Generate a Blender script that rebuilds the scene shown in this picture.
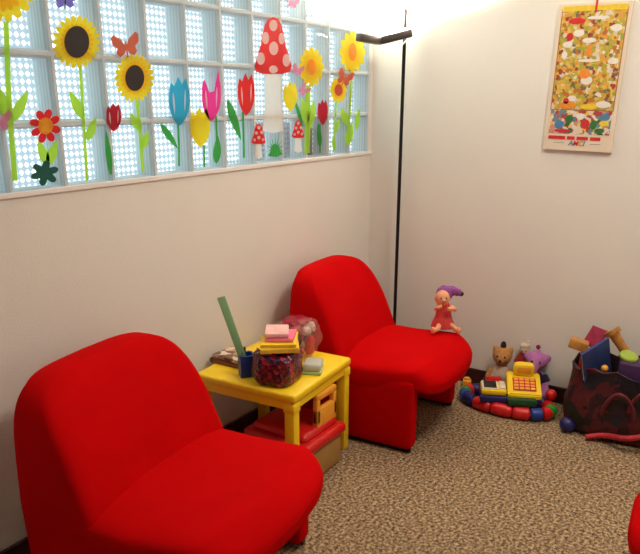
import bpy, bmesh, math, random
from mathutils import Vector, Matrix, noise
from mathutils.geometry import tessellate_polygon
random.seed(7)
S = bpy.context.scene
for o in list(bpy.data.objects): bpy.data.objects.remove(o)
C = S.collection
PI = math.pi

# ---------------------------------------------------------------- camera
CAM = Vector((0, -1.79, 1.385))
FPX, CY = 684.2, 325.0
PITCH = math.atan(224/FPX); YAW = math.atan(480/math.hypot(FPX, 224))
FW = Vector((math.cos(YAW)*math.cos(PITCH), math.sin(YAW)*math.cos(PITCH), -math.sin(PITCH)))
RT = Vector((math.sin(YAW), -math.cos(YAW), 0)); UP = RT.cross(FW)
cd = bpy.data.cameras.new('camera'); cam = bpy.data.objects.new('camera', cd); C.objects.link(cam)
cam.matrix_world = Matrix(((RT.x, UP.x, -FW.x, CAM.x), (RT.y, UP.y, -FW.y, CAM.y), (RT.z, UP.z, -FW.z, CAM.z), (0, 0, 0, 1)))
cd.sensor_width = 36; cd.lens = FPX/640*36; cd.shift_y = (CY-277)/640; cd.clip_start = .02
S.camera = cam

def at(px, py, ax, v):
    "point of the room seen at photo position px,py on the plane where coordinate ax is v"
    r = FW*FPX + RT*(px-320) - UP*(py-CY)
    return CAM + r*((v-CAM[ax])/r[ax])

# ---------------------------------------------------------------- world, lights, exposure
w = bpy.data.worlds.new('daylight'); S.world = w; w.use_nodes = True
w.node_tree.nodes['Background'].inputs[0].default_value = (.86, .95, 1, 1)
w.node_tree.nodes['Background'].inputs[1].default_value = 2.1
def area(name, loc, rot, size, power, col, sy=None):
    l = bpy.data.lights.new(name, 'AREA'); l.energy = power; l.color = col; l.size = size
    if sy: l.shape = 'RECTANGLE'; l.size_y = sy
    o = bpy.data.objects.new(name, l); C.objects.link(o); o.location = loc; o.rotation_euler = rot; return o
area('ceiling_fill_light', (2.0, -1.75, 2.55), (0, 0, 0), .7, 21, (1, .87, .74), .5)  # added soft fill below the ceiling, no fixture seen there
#area('daylight_through_glass', (1.5, -.03, 1.55), (math.radians(-90), 0, 0), 2.7, 6, (.86, .94, 1), .8)
S.view_settings.view_transform = 'Standard'; S.view_settings.look = 'None'
S.view_settings.gamma = 1; S.view_settings.use_curve_mapping = False
S.view_settings.exposure = 0.35

# ---------------------------------------------------------------- materials
def mat(name, col, rough=.6, metal=0, bump=0, bscale=40, var=0, vscale=8, sheen=0, alpha=1, trans=0, translucent=0, spec=.5, coat=0):
    m = bpy.data.materials.new(name); m.use_nodes = True
    nt = m.node_tree; N = nt.nodes; L = nt.links; b = N['Principled BSDF']
    b.inputs['Base Color'].default_value = (*col, 1); b.inputs['Roughness'].default_value = rough
    b.inputs['Metallic'].default_value = metal; b.inputs['Alpha'].default_value = alpha
    b.inputs['Specular IOR Level'].default_value = spec
    b.inputs['Transmission Weight'].default_value = trans; b.inputs['Coat Weight'].default_value = coat
    b.inputs['Sheen Weight'].default_value = sheen
    tc = N.new('ShaderNodeTexCoord')
    if var:
        n = N.new('ShaderNodeTexNoise'); n.inputs['Scale'].default_value = vscale; n.inputs['Detail'].default_value = 4
        L.new(tc.outputs['Object'], n.inputs['Vector'])
        r = N.new('ShaderNodeValToRGB'); r.color_ramp.elements[0].position = .3; r.color_ramp.elements[1].position = .7
        r.color_ramp.elements[0].color = (*[c*(1-var) for c in col], 1); r.color_ramp.elements[1].color = (*[min(1, c*(1+var)) for c in col], 1)
        L.new(n.outputs['Fac'], r.inputs['Fac']); L.new(r.outputs['Color'], b.inputs['Base Color'])
    if bump:
        n = N.new('ShaderNodeTexNoise'); n.inputs['Scale'].default_value = bscale; n.inputs['Detail'].default_value = 3
        L.new(tc.outputs['Object'], n.inputs['Vector'])
        bp = N.new('ShaderNodeBump'); bp.inputs['Strength'].default_value = bump; bp.inputs['Distance'].default_value = .01
        L.new(n.outputs['Fac'], bp.inputs['Height']); L.new(bp.outputs['Normal'], b.inputs['Normal'])
    if translucent:
        t = N.new('ShaderNodeBsdfTranslucent'); t.inputs[0].default_value = (*col, 1)
        mx = N.new('ShaderNodeMixShader'); mx.inputs[0].default_value = translucent
        L.new(b.outputs[0], mx.inputs[1]); L.new(t.outputs[0], mx.inputs[2]); L.new(mx.outputs[0], N['Material Output'].inputs[0])
    return m
def voro_mat(name, cols, scale, rough=.5, stops=None, feature='F1', detail_noise=0, bump=0, alpha=1):
    m = bpy.data.materials.new(name); m.use_nodes = True
    nt = m.node_tree; N = nt.nodes; L = nt.links; b = N['Principled BSDF']; b.inputs['Roughness'].default_value = rough
    b.inputs['Alpha'].default_value = alpha
    tc = N.new('ShaderNodeTexCoord'); v = N.new('ShaderNodeTexVoronoi'); v.inputs['Scale'].default_value = scale
    if detail_noise:
        nn = N.new('ShaderNodeTexNoise'); nn.inputs['Scale'].default_value = scale*.8
        ad = N.new('ShaderNodeVectorMath'); ad.operation = 'MULTIPLY_ADD'
        L.new(tc.outputs['Object'], nn.inputs['Vector']); L.new(nn.outputs['Color'], ad.inputs[0])
        ad.inputs[1].default_value = (detail_noise,)*3; L.new(tc.outputs['Object'], ad.inputs[2]); L.new(ad.outputs[0], v.inputs['Vector'])
    else: L.new(tc.outputs['Object'], v.inputs['Vector'])
    sp = N.new('ShaderNodeSeparateColor'); L.new(v.outputs['Color'], sp.inputs[0])
    r = N.new('ShaderNodeValToRGB'); r.color_ramp.interpolation = 'CONSTANT'
    els = r.color_ramp.elements
    while len(els) < len(cols): els.new(.5)
    for i, c in enumerate(cols):
        els[i].position = stops[i] if stops else i/len(cols)
    for i, c in enumerate(cols): els[i].color = (*c, 1)
    L.new(sp.outputs[0], r.inputs['Fac']); L.new(r.outputs['Color'], b.inputs['Base Color'])
    if bump:
        bp = N.new('ShaderNodeBump'); bp.inputs['Strength'].default_value = bump; bp.inputs['Distance'].default_value = .006
        L.new(v.outputs['Distance'], bp.inputs['Height']); L.new(bp.outputs['Normal'], b.inputs['Normal'])
    return m
M = {}
M['wall'] = mat('wall_paint', (.84, .825, .765), .75, bump=.12, bscale=160, var=.012, vscale=3)
M['ceiling'] = mat('ceiling_paint', (.9, .88, .85), .8, bump=.05, bscale=90)
M['sill'] = mat('sill_plaster', (.9, .88, .85), .5, bump=.03)
M['mortar'] = mat('mortar', (.78, .83, .84), .7, bump=.1, bscale=200, translucent=.3)
M['baseboard'] = mat('dark_red_baseboard', (.045, .008, .008), .45, var=.2, vscale=12)
M['red_fabric'] = mat('red_wool_fabric', (.55, .001, .002), .9, bump=.12, bscale=500, var=.05, vscale=6, spec=.04)
M['black_metal'] = mat('black_metal', (.012, .010, .010), .4, .4, var=.1)
M['dark_metal'] = mat('dark_grey_metal', (.09, .075, .07), .4, .5, var=.1)
M['chrome'] = mat('chrome', (.6, .6, .6), .25, 1, var=.05)
M['yellow_plastic'] = mat('yellow_plastic', (1, .68, .015), .42, bump=.02, var=.03, vscale=10)
M['orange_yellow'] = mat('amber_plastic', (.95, .42, .04), .4, var=.05, vscale=20)
M['red_plastic'] = mat('red_plastic', (.65, .01, .01), .35, var=.06, vscale=20)
M['blue_plastic'] = mat('blue_plastic', (.012, .05, .30), .35, var=.06, vscale=20)
M['navy'] = mat('navy_plastic', (.012, .012, .12), .4, var=.1, vscale=20)
M['green_plastic'] = mat('green_plastic', (.03, .28, .03), .35, var=.06, vscale=20)
M['dark_green'] = mat('dark_green_plastic', (.008, .07, .02), .35, var=.06, vscale=20)
M['white_plastic'] = mat('white_plastic', (.75, .72, .62), .4, var=.03, vscale=20)
M['tan_plastic'] = mat('milky_tan_plastic', (.60, .34, .10), .4, var=.08, vscale=15, translucent=.3)
M['black_plastic'] = mat('black_plastic', (.012, .010, .010), .35, var=.1, vscale=20)
M['lime_plastic'] = mat('lime_plastic', (.35, .50, .06), .35, var=.05)
M['pale_green'] = mat('pale_green_lid_plastic', (.45, .62, .25), .35, var=.05)
M['frosted'] = mat('frosted_plastic', (.75, .78, .68), .3, var=.04, translucent=.3)
M['ruler'] = mat('clear_green_plastic', (.40, .74, .48), .2, var=.04, translucent=.4, alpha=.92)
M['paper_white'] = mat('white_paper', (.86, .72, .68), .7, bump=.03, var=.05, vscale=30)
M['paper_edge'] = mat('page_edges', (.80, .70, .52), .8, bump=.15, bscale=200)
M['pink_paper'] = mat('pink_paper', (.88, .16, .27), .6, var=.08, vscale=20)
M['pale_pink'] = mat('pale_pink_paper', (.9, .50, .48), .6, var=.15, vscale=25)
M['yellow_paper'] = mat('yellow_paper', (.75, .48, .05), .6, var=.12, vscale=40)
M['maroon'] = mat('maroon_cloth', (.12, .008, .02), .7, bump=.4, bscale=60, var=.35, vscale=20)
M['magenta'] = mat('magenta_card', (.34, .015, .07), .5, var=.25, vscale=30)
M['purple'] = mat('purple_card', (.06, .02, .09), .55, var=.2, vscale=30)
M['blue_card'] = mat('blue_book_cover', (.03, .055, .19), .4, var=.3, vscale=20)
M['plush_tan'] = mat('tan_plush', (.52, .24, .07), .95, bump=.5, bscale=250, var=.2, vscale=60, sheen=.1)
M['plush_dark'] = mat('dark_plush', (.025, .010, .012), .95, bump=.5, bscale=250, sheen=.1)
M['plush_navy'] = mat('navy_plush', (.015, .012, .05), .95, bump=.5, bscale=250, sheen=.1)
M['plush_violet'] = mat('violet_plush', (.50, .18, .46), .95, bump=.5, bscale=250, var=.1, vscale=60, sheen=.1)
M['plush_white'] = mat('cream_plush', (.62, .50, .40), .95, bump=.5, bscale=250, var=.1, vscale=60, sheen=.1)
M['scarf_red'] = mat('scarf_red', (.48, .02, .03), .6, bump=.4, bscale=80, var=.3, vscale=40)
M['plush_red'] = mat('red_cloth', (.30, .012, .015), .9, bump=.3, bscale=250, var=.2, vscale=40)
M['doll_skin'] = mat('doll_vinyl', (.85, .38, .20), .5, var=.06)
M['doll_dress'] = mat('pink_red_dress', (.62, .05, .05), .8, bump=.3, bscale=200, var=.12, vscale=40)
M['doll_purple'] = mat('purple_yarn', (.30, .08, .32), .9, bump=.6, bscale=120, var=.3, vscale=60)
M['eye'] = mat('black_eye', (.01, .01, .01), .2, var=.05)
M['brown_wood'] = mat('brown_board', (.20, .10, .07), .7, var=.3, vscale=5)
def carpet():
    m = bpy.data.materials.new('speckled_carpet'); m.use_nodes = True
    nt = m.node_tree; N = nt.nodes; L = nt.links; b = N['Principled BSDF']; b.inputs['Roughness'].default_value = .95
    b.inputs['Specular IOR Level'].default_value = .1
    tc = N.new('ShaderNodeTexCoord')
    n = N.new('ShaderNodeTexNoise'); n.inputs['Scale'].default_value = 85; n.inputs['Detail'].default_value = 5; n.inputs['Roughness'].default_value = .7
    L.new(tc.outputs['Object'], n.inputs['Vector'])
    r = N.new('ShaderNodeValToRGB'); e = r.color_ramp.elements
    e[0].position = .36; e[0].color = (.045, .026, .016, 1); e[1].position = .64; e[1].color = (.68, .50, .31, 1)
    x = e.new(.5); x.color = (.29, .195, .11, 1)
    L.new(n.outputs['Fac'], r.inputs['Fac'])
    n2 = N.new('ShaderNodeTexNoise'); n2.inputs['Scale'].default_value = 2.5; L.new(tc.outputs['Object'], n2.inputs['Vector'])
    mr = N.new('ShaderNodeMapRange'); mr.inputs[3].default_value = .85; mr.inputs[4].default_value = 1.12; L.new(n2.outputs['Fac'], mr.inputs[0])
    mx = N.new('ShaderNodeVectorMath'); mx.operation = 'SCALE'; L.new(r.outputs['Color'], mx.inputs[0]); L.new(mr.outputs[0], mx.inputs['Scale'])
    L.new(mx.outputs[0], b.inputs['Base Color'])
    bp = N.new('ShaderNodeBump'); bp.inputs['Strength'].default_value = .6; bp.inputs['Distance'].default_value = .006
    L.new(n.outputs['Fac'], bp.inputs['Height']); L.new(bp.outputs['Normal'], b.inputs['Normal'])
    return m
M['carpet'] = carpet()
# glass block materials
def glass_front():
    m = bpy.data.materials.new('clear_block_glass'); m.use_nodes = True; nt = m.node_tree; N = nt.nodes; L = nt.links
    N.remove(N['Principled BSDF']); t = N.new('ShaderNodeBsdfTransparent'); t.inputs[0].default_value = (.93, .97, .98, 1)
    g = N.new('ShaderNodeBsdfGlossy'); g.inputs['Roughness'].default_value = .08
    mx = N.new('ShaderNodeMixShader'); mx.inputs[0].default_value = .05
    L.new(t.outputs[0], mx.inputs[1]); L.new(g.outputs[0], mx.inputs[2])
    df = N.new('ShaderNodeBsdfDiffuse'); df.inputs[0].default_value = (.9, .95, .96, 1); m2 = N.new('ShaderNodeMixShader'); m2.inputs[0].default_value = .10
    L.new(mx.outputs[0], m2.inputs[1]); L.new(df.outputs[0], m2.inputs[2]); L.new(m2.outputs[0], N['Material Output'].inputs[0]); return m
def glass_side():
    m = bpy.data.materials.new('ribbed_block_side_glass'); m.use_nodes = True; nt = m.node_tree; N = nt.nodes; L = nt.links
    N.remove(N['Principled BSDF']); tc = N.new('ShaderNodeTexCoord'); wv = N.new('ShaderNodeTexWave'); wv.inputs['Scale'].default_value = 22
    wv.bands_direction = 'Y'; L.new(tc.outputs['Object'], wv.inputs['Vector'])
    r = N.new('ShaderNodeValToRGB'); r.color_ramp.elements[0].color = (.66, .78, .80, 1); r.color_ramp.elements[1].color = (.88, .96, .98, 1)
    L.new(wv.outputs['Fac'], r.inputs['Fac'])
    t = N.new('ShaderNodeBsdfTranslucent'); d = N.new('ShaderNodeBsdfDiffuse'); L.new(r.outputs[0], t.inputs[0]); L.new(r.outputs[0], d.inputs[0])
    mx = N.new('ShaderNodeMixShader'); mx.inputs[0].default_value = .35
    L.new(d.outputs[0], mx.inputs[1]); L.new(t.outputs[0], mx.inputs[2]); L.new(mx.outputs[0], N['Material Output'].inputs[0]); return m
def glass_back():
    m = bpy.data.materials.new('reeded_block_back_glass'); m.use_nodes = True; nt = m.node_tree; N = nt.nodes; L = nt.links
    N.remove(N['Principled BSDF']); tc = N.new('ShaderNodeTexCoord'); sx = N.new('ShaderNodeSeparateXYZ'); L.new(tc.outputs['Object'], sx.inputs[0])
    def mth(op, a, b=None):
        n = N.new('ShaderNodeMath'); n.operation = op
        for i, v in enumerate((a, b)):
            if v is None: continue
            if isinstance(v, (int, float)): n.inputs[i].default_value = v
            else: L.new(v, n.inputs[i])
        return n.outputs[0]
    a = mth('COSINE', mth('MULTIPLY', sx.outputs[0], 2*PI/.0205)); c = mth('COSINE', mth('MULTIPLY', sx.outputs[2], 2*PI/.0215))
    s = mth('ADD', mth('ADD', a, c), 0.15)  # clear dots stand in for daylight refracted by the ribs
    mr = N.new('ShaderNodeMapRange'); mr.interpolation_type = 'SMOOTHSTEP'; mr.inputs[1].default_value = .1; mr.inputs[2].default_value = .9
    L.new(s, mr.inputs[0])
    tr = N.new('ShaderNodeBsdfTransparent'); d = N.new('ShaderNodeBsdfTranslucent'); d.inputs[0].default_value = (.34, .44, .48, 1)
    t2 = N.new('ShaderNodeBsdfTransparent'); t2.inputs[0].default_value = (.12, .165, .185, 1)
    m0 = N.new('ShaderNodeMixShader'); m0.inputs[0].default_value = .5; L.new(d.outputs[0], m0.inputs[1]); L.new(t2.outputs[0], m0.inputs[2])
    mx = N.new('ShaderNodeMixShader'); L.new(mr.outputs[0], mx.inputs[0]); L.new(m0.outputs[0], mx.inputs[1]); L.new(tr.outputs[0], mx.inputs[2])
    L.new(mx.outputs[0], N['Material Output'].inputs[0]); return m
GF, GS, GB = glass_front(), glass_side(), glass_back()

# ---------------------------------------------------------------- mesh helpers
def tag(o, label=None, cat=None, group=None, kind=None):
    if label: o['label'] = label
    if cat: o['category'] = cat
    if group: o['group'] = group
    if kind: o['kind'] = kind
    return o
def empty(name, loc=(0, 0, 0), rz=0, label=None, cat=None, group=None, rot=None):
    o = bpy.data.objects.new(name, None); C.objects.link(o); o.location = loc
    o.rotation_euler = rot or (0, 0, rz); o.empty_display_size = .05; tag(o, label, cat, group); return o
def obj(name, bm, m, parent=None, loc=None, rot=None, smooth=True, mods=()):
    me = bpy.data.meshes.new(name); bmesh.ops.recalc_face_normals(bm, faces=bm.faces) if not isinstance(m, list) else None
    bm.to_mesh(me); bm.free()
    for mm in (m if isinstance(m, list) else [m]): me.materials.append(M[mm] if isinstance(mm, str) else mm)
    if smooth:
        me.shade_smooth()
        try: me.set_sharp_from_angle(angle=math.radians(40))
        except Exception: pass
    o = bpy.data.objects.new(name, me); C.objects.link(o)
    if parent: o.parent = parent
    if loc: o.location = loc
    if rot: o.rotation_euler = rot
    return o
def box(bm, x0, x1, y0, y1, z0, z1, bev=0, mtx=None, seg=2):
    t = bmesh.new()
    bmesh.ops.create_cube(t, size=1)
    bmesh.ops.scale(t, vec=(x1-x0, y1-y0, z1-z0), verts=t.verts)
    bmesh.ops.translate(t, vec=((x0+x1)/2, (y0+y1)/2, (z0+z1)/2), verts=t.verts)
    if bev: bmesh.ops.bevel(t, geom=t.edges[:], offset=bev, segments=seg, affect='EDGES', profile=.5)
    merge(bm, t, mtx); return bm
def merge(bm, t, mtx=None):
    if mtx is not None: bmesh.ops.transform(t, matrix=mtx, verts=t.verts)
    me = bpy.data.meshes.new('tmp'); t.to_mesh(me); t.free(); bm.from_mesh(me); bpy.data.meshes.remove(me)
def B(*a, **k): return box(bmesh.new(), *a, **k)
def spow(v, e): return math.copysign(abs(v)**e, v)
def superq(a, b, c, e1=.5, e2=.5, axis='z', nu=56, nv=28, fn=None, elow=None):
    "rounded pillow solid: outline exponent e1 about the axis, side exponent e2 along it"
    bm = bmesh.new(); rings = []
    for j in range(1, nv):
        th = -PI/2 + PI*j/nv; ct = spow(math.cos(th), e2); st = spow(math.sin(th), e2)
        ring = []
        for i in range(nu):
            ph = 2*PI*i/nu; ee = elow if elow and math.sin(ph) < 0 else e1; p = (spow(math.cos(ph), ee)*ct, spow(math.sin(ph), ee)*ct, st)
            ring.append(p)
        rings.append(ring)
    def tr(p):
        if axis == 'z': q = Vector((p[0]*a, p[1]*b, p[2]*c))
        elif axis == 'y': q = Vector((p[0]*a, p[2]*b, p[1]*c))
        else: q = Vector((p[2]*a, p[0]*b, p[1]*c))
        return fn(q) if fn else q
    vs = [[bm.verts.new(tr(p)) for p in r] for r in rings]
    lo = bm.verts.new(tr((0, 0, -1))); hi = bm.verts.new(tr((0, 0, 1)))
    for j in range(len(vs)-1):
        for i in range(nu): bm.faces.new((vs[j][i], vs[j][(i+1) % nu], vs[j+1][(i+1) % nu], vs[j+1][i]))
    for i in range(nu):
        bm.faces.new((lo, vs[0][(i+1) % nu], vs[0][i])); bm.faces.new((hi, vs[-1][i], vs[-1][(i+1) % nu]))
    return bm
def ell(bm, loc, r, mtx=None, seg=20):
    t = bmesh.new(); bmesh.ops.create_uvsphere(t, u_segments=seg, v_segments=seg//2+2, radius=1)
    r = (r,)*3 if isinstance(r, (int, float)) else r
    m = Matrix.Translation(loc) @ Matrix.Diagonal((*r, 1))
    if mtx is not None: m = mtx @ m
    merge(bm, t, m); return bm
def tube(bm, pts, r, n=12, r2=None, cap=True):
    pts = [Vector(p) for p in pts]; rings = []
    k = len(pts)
    for i, p in enumerate(pts):
        d = (pts[min(i+1, k-1)]-pts[max(i-1, 0)]).normalized()
        a = d.cross(Vector((0, 0, 1)));
        if a.length < .1: a = d.cross(Vector((1, 0, 0)))
        a.normalize(); b = d.cross(a)
        rr = r if r2 is None else r+(r2-r)*i/(k-1)
        rings.append([bm.verts.new(p+(a*math.cos(2*PI*j/n)+b*math.sin(2*PI*j/n))*rr) for j in range(n)])
    for i in range(k-1):
        for j in range(n): bm.faces.new((rings[i][j], rings[i][(j+1) % n], rings[i+1][(j+1) % n], rings[i+1][j]))
    if cap: bm.faces.new(rings[0][::-1]); bm.faces.new(rings[-1])
    return bm
def fuse(o, vox):
    "grow the overlapping lumps of a body into one continuous skin"
    md = o.modifiers.new('skin', 'REMESH'); md.mode = 'VOXEL'; md.voxel_size = vox; md.use_smooth_shade = True
    s = o.modifiers.new('soft', 'SMOOTH'); s.factor = .5; s.iterations = 4; return o

# ---------------------------------------------------------------- room shell
X0, X1, Y0, H = -1.7, 3.158, -3.5, 2.62
def struct(name, bm, m, parent=None, **k):
    o = obj(name, bm, m, parent, smooth=False, **k)
    if not parent: o['kind'] = 'structure'
    return o
struct('floor', B(X0-.1, X1+.1, Y0-.1, .1, -.08, 0), 'carpet')
struct('ceiling', B(X0-.1, X1+.1, Y0-.1, .1, H, H+.08), 'ceiling')
PX, PZ, NX, NZ = .181, .190, 16, 5
WX1 = 3.124; WX0 = WX1-PX*NX; WZ0 = 1.132; WZ1 = WZ0+PZ*NZ
bm = bmesh.new()
box(bm, X0-.1, X1+.1, 0, .1, 0, WZ0); box(bm, X0-.1, X1+.1, 0, .1, WZ1, H)
box(bm, X0-.1, WX0, 0, .1, WZ0, WZ1); box(bm, WX1, X1+.1, 0, .1, WZ0, WZ1)
struct('wall_left', bm, 'wall')
struct('wall_back', B(X1, X1+.1, Y0-.1, 0, 0, H), 'wall')
struct('wall_right', B(X0-.1, X1+.1, Y0-.1, Y0, 0, H), 'wall')
struct('wall_front', B(X0-.1, X0, Y0, 0, 0, H), 'wall')
struct('baseboard_back', B(X1-.012, X1, Y0, -.012, 0, .082, bev=.003), 'baseboard')
struct('baseboard_left', B(X0, X1-.012, -.012, 0, 0, .082, bev=.003), 'baseboard')
# window of glass blocks
win = empty('window_1', (WX0, 0, WZ0)); win['kind'] = 'structure'
bm = bmesh.new()
for i in range(NX+1): box(bm, i*PX-.005, i*PX+.005, .001, .09, -.0, PZ*NZ)
for j in range(NZ+1): box(bm, 0, PX*NX, .0012, .0898, j*PZ-.005, j*PZ+.005)
obj('mortar_grid', bm, 'mortar', win, smooth=False)
def block_bm():
    bm = bmesh.new(); a, b = PX/2-.0052, PZ/2-.0052; y0, y1 = .004, .084
    def q(pts, mi):
        f = bm.faces.new([bm.verts.new(p) for p in pts]); f.material_index = mi
    q([(-a, y0, -b), (a, y0, -b), (a, y0, b), (-a, y0, b)], 0)
    e = .018; a2, b2 = a-e*.35, b-e*.35
    for s in (-1, 1):
        q([(s*a, y0, -b), (s*a2, y0+.012, -b2), (s*a2, y1, -b2), (s*a2, y1, b2), (s*a2, y0+.012, b2), (s*a, y0, b)], 1)
        q([(-a, y0, s*b), (-a2, y0+.012, s*b2), (-a2, y1, s*b2), (a2, y1, s*b2), (a2, y0+.012, s*b2), (a, y0, s*b)], 1)
    q([(-a2, y1, -b2), (a2, y1, -b2), (a2, y1, b2), (-a2, y1, b2)], 2)
    return bm
first = obj('glass_block', block_bm(), [GF, GS, GB], win, loc=(PX/2, 0, PZ/2), smooth=False)
for j in range(NZ):
    for i in range(NX):
        if i == 0 and j == 0: continue
        c = first.copy(); C.objects.link(c); c.parent = win; c.location = ((i+.5)*PX, 0, (j+.5)*PZ)
tr_ = struct('trim_1', B(WX0-.01, X1-.001, -.006, .0, WZ0-.006, WZ0+.010, bev=.002), 'sill')
struct('trim_2', B(2.2, 3.15, .1, .42, WZ0-.07, WZ0-.02), 'mortar')
# dark box outdoors behind the lowest blocks
p = at(284, 150, 1, .12); q_ = at(310, 150, 1, .12)
tag(obj('planter_box', B(p.x, q_.x, .105, .30, WZ0-.02, 1.29, bev=.006), 'brown_wood'), 'brown slatted box outside, seen dimly through the lowest glass blocks behind a small toadstool', 'box')

# ---------------------------------------------------------------- red lounge chairs
HW = .292
def make_chair(name):
    t = empty(name)
    def fb(q):                                   # back cushion: narrows to a rounded top, leans away, hollow across
        k = (q.z+.36)/.72
        x = q.x*(1.0-.10*max(0, k-.35)**1.2)
        y = q.y - .03*(q.x/HW)**2 + .06
        z = q.z*.985 + .352
        lean = max(0, z-.25)
        y += .26*lean + .42*lean**2
        if q.y > 0:                             # the rear side stands upright
            y += min(1, q.y/.050)*max(0, .185-(.26*lean+.42*lean**2))*(1-.15*max(0, .25-z)/.25)
        if q.y < 0:                             # soft dents and buttoning of the front
            y += .018*math.exp(-((x+.02)**2+(z-.43)**2)/.003) + .005*noise.noise(Vector((x*7, z*7, 3)))
        return Vector((x, y, z))
    obj('backrest', superq(HW+.004, .074, .350, .36, .42, 'y', 96, 30, fb, .10), 'red_fabric', t)
    def fs(q):                                   # seat cushion with bowed, drooping front
        k = max(0, -q.y/.28)
        x = q.x*(1-.06*k); y = q.y*.97 - .110 - .045*(1-(q.x/HW)**2)*k
        z = q.z*(1.0+.04*k) + .302 + .014*k - .045*max(0, k-.72)/.28
        if q.z < 0: z += .035*k**2
        if q.z > 0: z += .008*(1-(q.x/HW)**2) + .005*noise.noise(Vector((x*6, y*6, 1)))
        return Vector((x, y, z))
    obj('seat', superq(HW+.004, .28, .068, .27, .42, 'z', 96, 30, fs), 'red_fabric', t)
    for s in (-1, 1):
        def fp(q): return Vector((q.x + s*(HW-.036), q.y - .112 , q.z + .170))
        obj('side_panel', superq(.036, .195, .150, .09, .25, 'x', 64, 14, fp), 'red_fabric', t)
        bm = bmesh.new(); tube(bm, [(s*(HW-.028), -.298, .012), (s*(HW-.028), .10, .012)], .011)
        tube(bm, [(s*(HW-.028), -.290, .012), (s*(HW-.028), -.290, .05)], .008)
        obj('floor_runner', bm, 'black_metal', t)
    return t
def copy_tree(o, parent=None):
    c = o.copy(); C.objects.link(c)
    if parent: c.parent = parent
    for ch in [x for x in bpy.data.objects if x.parent == o]: copy_tree(ch, c)
    return c
ch = make_chair('lounge_chair')
tag(ch, 'red armless lounge chair in the foreground, left of the yellow table', 'chair', 'red upholstered lounge chairs')
kids = list(ch.children)
def dup(o, loc, rz, label):
    c = o.copy(); C.objects.link(c)
    for k in kids:
        d = k.copy(); C.objects.link(d); d.parent = c
    c.location = loc; c.rotation_euler = (0, 0, rz); c['label'] = label; return c
ch2 = dup(ch, (2.550, -.378, 0), math.radians(5), 'red armless lounge chair in the corner by the floor lamp, doll on its edge')
ch3 = dup(ch, (1.90, -2.02, 0), math.radians(180), 'red lounge chair just showing its rounded front edge at the lower right border')
ch.location = (1.238, -.43, 0); ch.rotation_euler = (0, 0, math.radians(8)); ch.scale = (1.08, 1.0, .985)

# ---------------------------------------------------------------- yellow table and what stands on it
TT = .402
tb = empty('play_table', (1.982, -.258, 0), math.radians(4.5), 'small square yellow plastic play table between the two red chairs', 'table')
bm = B(-.222, .222, -.222, .222, TT-.032, TT, bev=.010, seg=3)
obj('tabletop', bm, 'yellow_plastic', tb)
bm = bmesh.new()
for s in (-1, 1):
    box(bm, -.205, .205, s*.205-.008, s*.205+.008, TT-.062, TT-.031); box(bm, s*.208-.008, s*.208+.008, -.2, .2, TT-.062, TT-.031)
obj('apron', bm, 'yellow_plastic', tb, smooth=False)
for sx in (-1, 1):
    for sy in (-1, 1):
        bm = B(-.021, .021, -.021, .021, 0, TT-.033, bev=.007)
        box(bm, -.024, .024, -.024, .024, TT-.075, TT-.04, bev=.006)
        obj('leg', bm, 'yellow_plastic', tb, loc=(sx*.198, sy*.196, 0))
TM = Matrix.Translation((2.0, -.262, 0)) @ Matrix.Rotation(math.radians(4.5), 4, 'Z')

# hard-backed books by the wall
def book(name, loc, rz, sx, sy, h, cover, label, group=None, tilt=(0, 0), cat='book'):
    t = empty(name, loc, 0, label, cat, group, rot=(tilt[0], tilt[1], rz))
    bm = bmesh.new(); box(bm, -sx/2, sx/2, -sy/2, sy/2, 0, .0025); box(bm, -sx/2, sx/2, -sy/2, sy/2, h-.0025, h); box(bm, -sx/2, -sx/2+.003, -sy/2, sy/2, 0, h)
    obj('cover', bm, cover, t, smooth=False)
    obj('pages', B(-sx/2+.0032, sx/2-.004, -sy/2+.004, sy/2-.004, .0027, h-.0027), 'paper_edge', t, smooth=False)
    return t
M['photo_cover'] = voro_mat('printed_cover', [(.75, .6, .45), (.2, .09, .06), (.55, .35, .22), (.85, .75, .6)], 30, .4, detail_noise=.03)
M['maroon_cover'] = mat('brown_cover', (.20, .06, .035), .5, var=.2, vscale=20)
book('book', (1.925, -.10, TT+.001), math.radians(2), .12, .155, .018, 'maroon_cover', 'brown-edged book lying at the bottom of the pile by the wall', 'books at the wall end of the yellow table')
book('book', (1.930, -.102, TT+.0195), math.radians(-3), .115, .145, .012, 'photo_cover', 'thin book with a beige and brown picture cover, topmost by the wall', 'books at the wall end of the yellow table')

# blue pencil pot
pot = empty('pencil_pot', (1.838, -.232, TT+.0005), math.radians(-38), 'square blue plastic pencil pot on the yellow table', 'pot')
bm = bmesh.new(); a, hh, th = .026, .085, .003
box(bm, -a, a, -a, a, 0, .004)
box(bm, -a, a, -a, -a+th, 0, hh); box(bm, -a, a, a-th, a, 0, hh); box(bm, -a, -a+th, -a+th, a-th, 0, hh); box(bm, a-th, a, -a+th, a-th, 0, hh)
obj('body', bm, 'blue_plastic', pot, smooth=False)
obj('rim', merge_rim := (lambda b: b)(box(box(box(box(bmesh.new(), -a-.002, a+.002, -a-.002, -a, hh-.006, hh), -a-.002, a+.002, a, a+.002, hh-.006, hh), -a-.002, -a, -a, a, hh-.006, hh), a, a+.002, -a, a, hh-.006, hh)), 'blue_plastic', pot, smooth=False)
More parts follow.
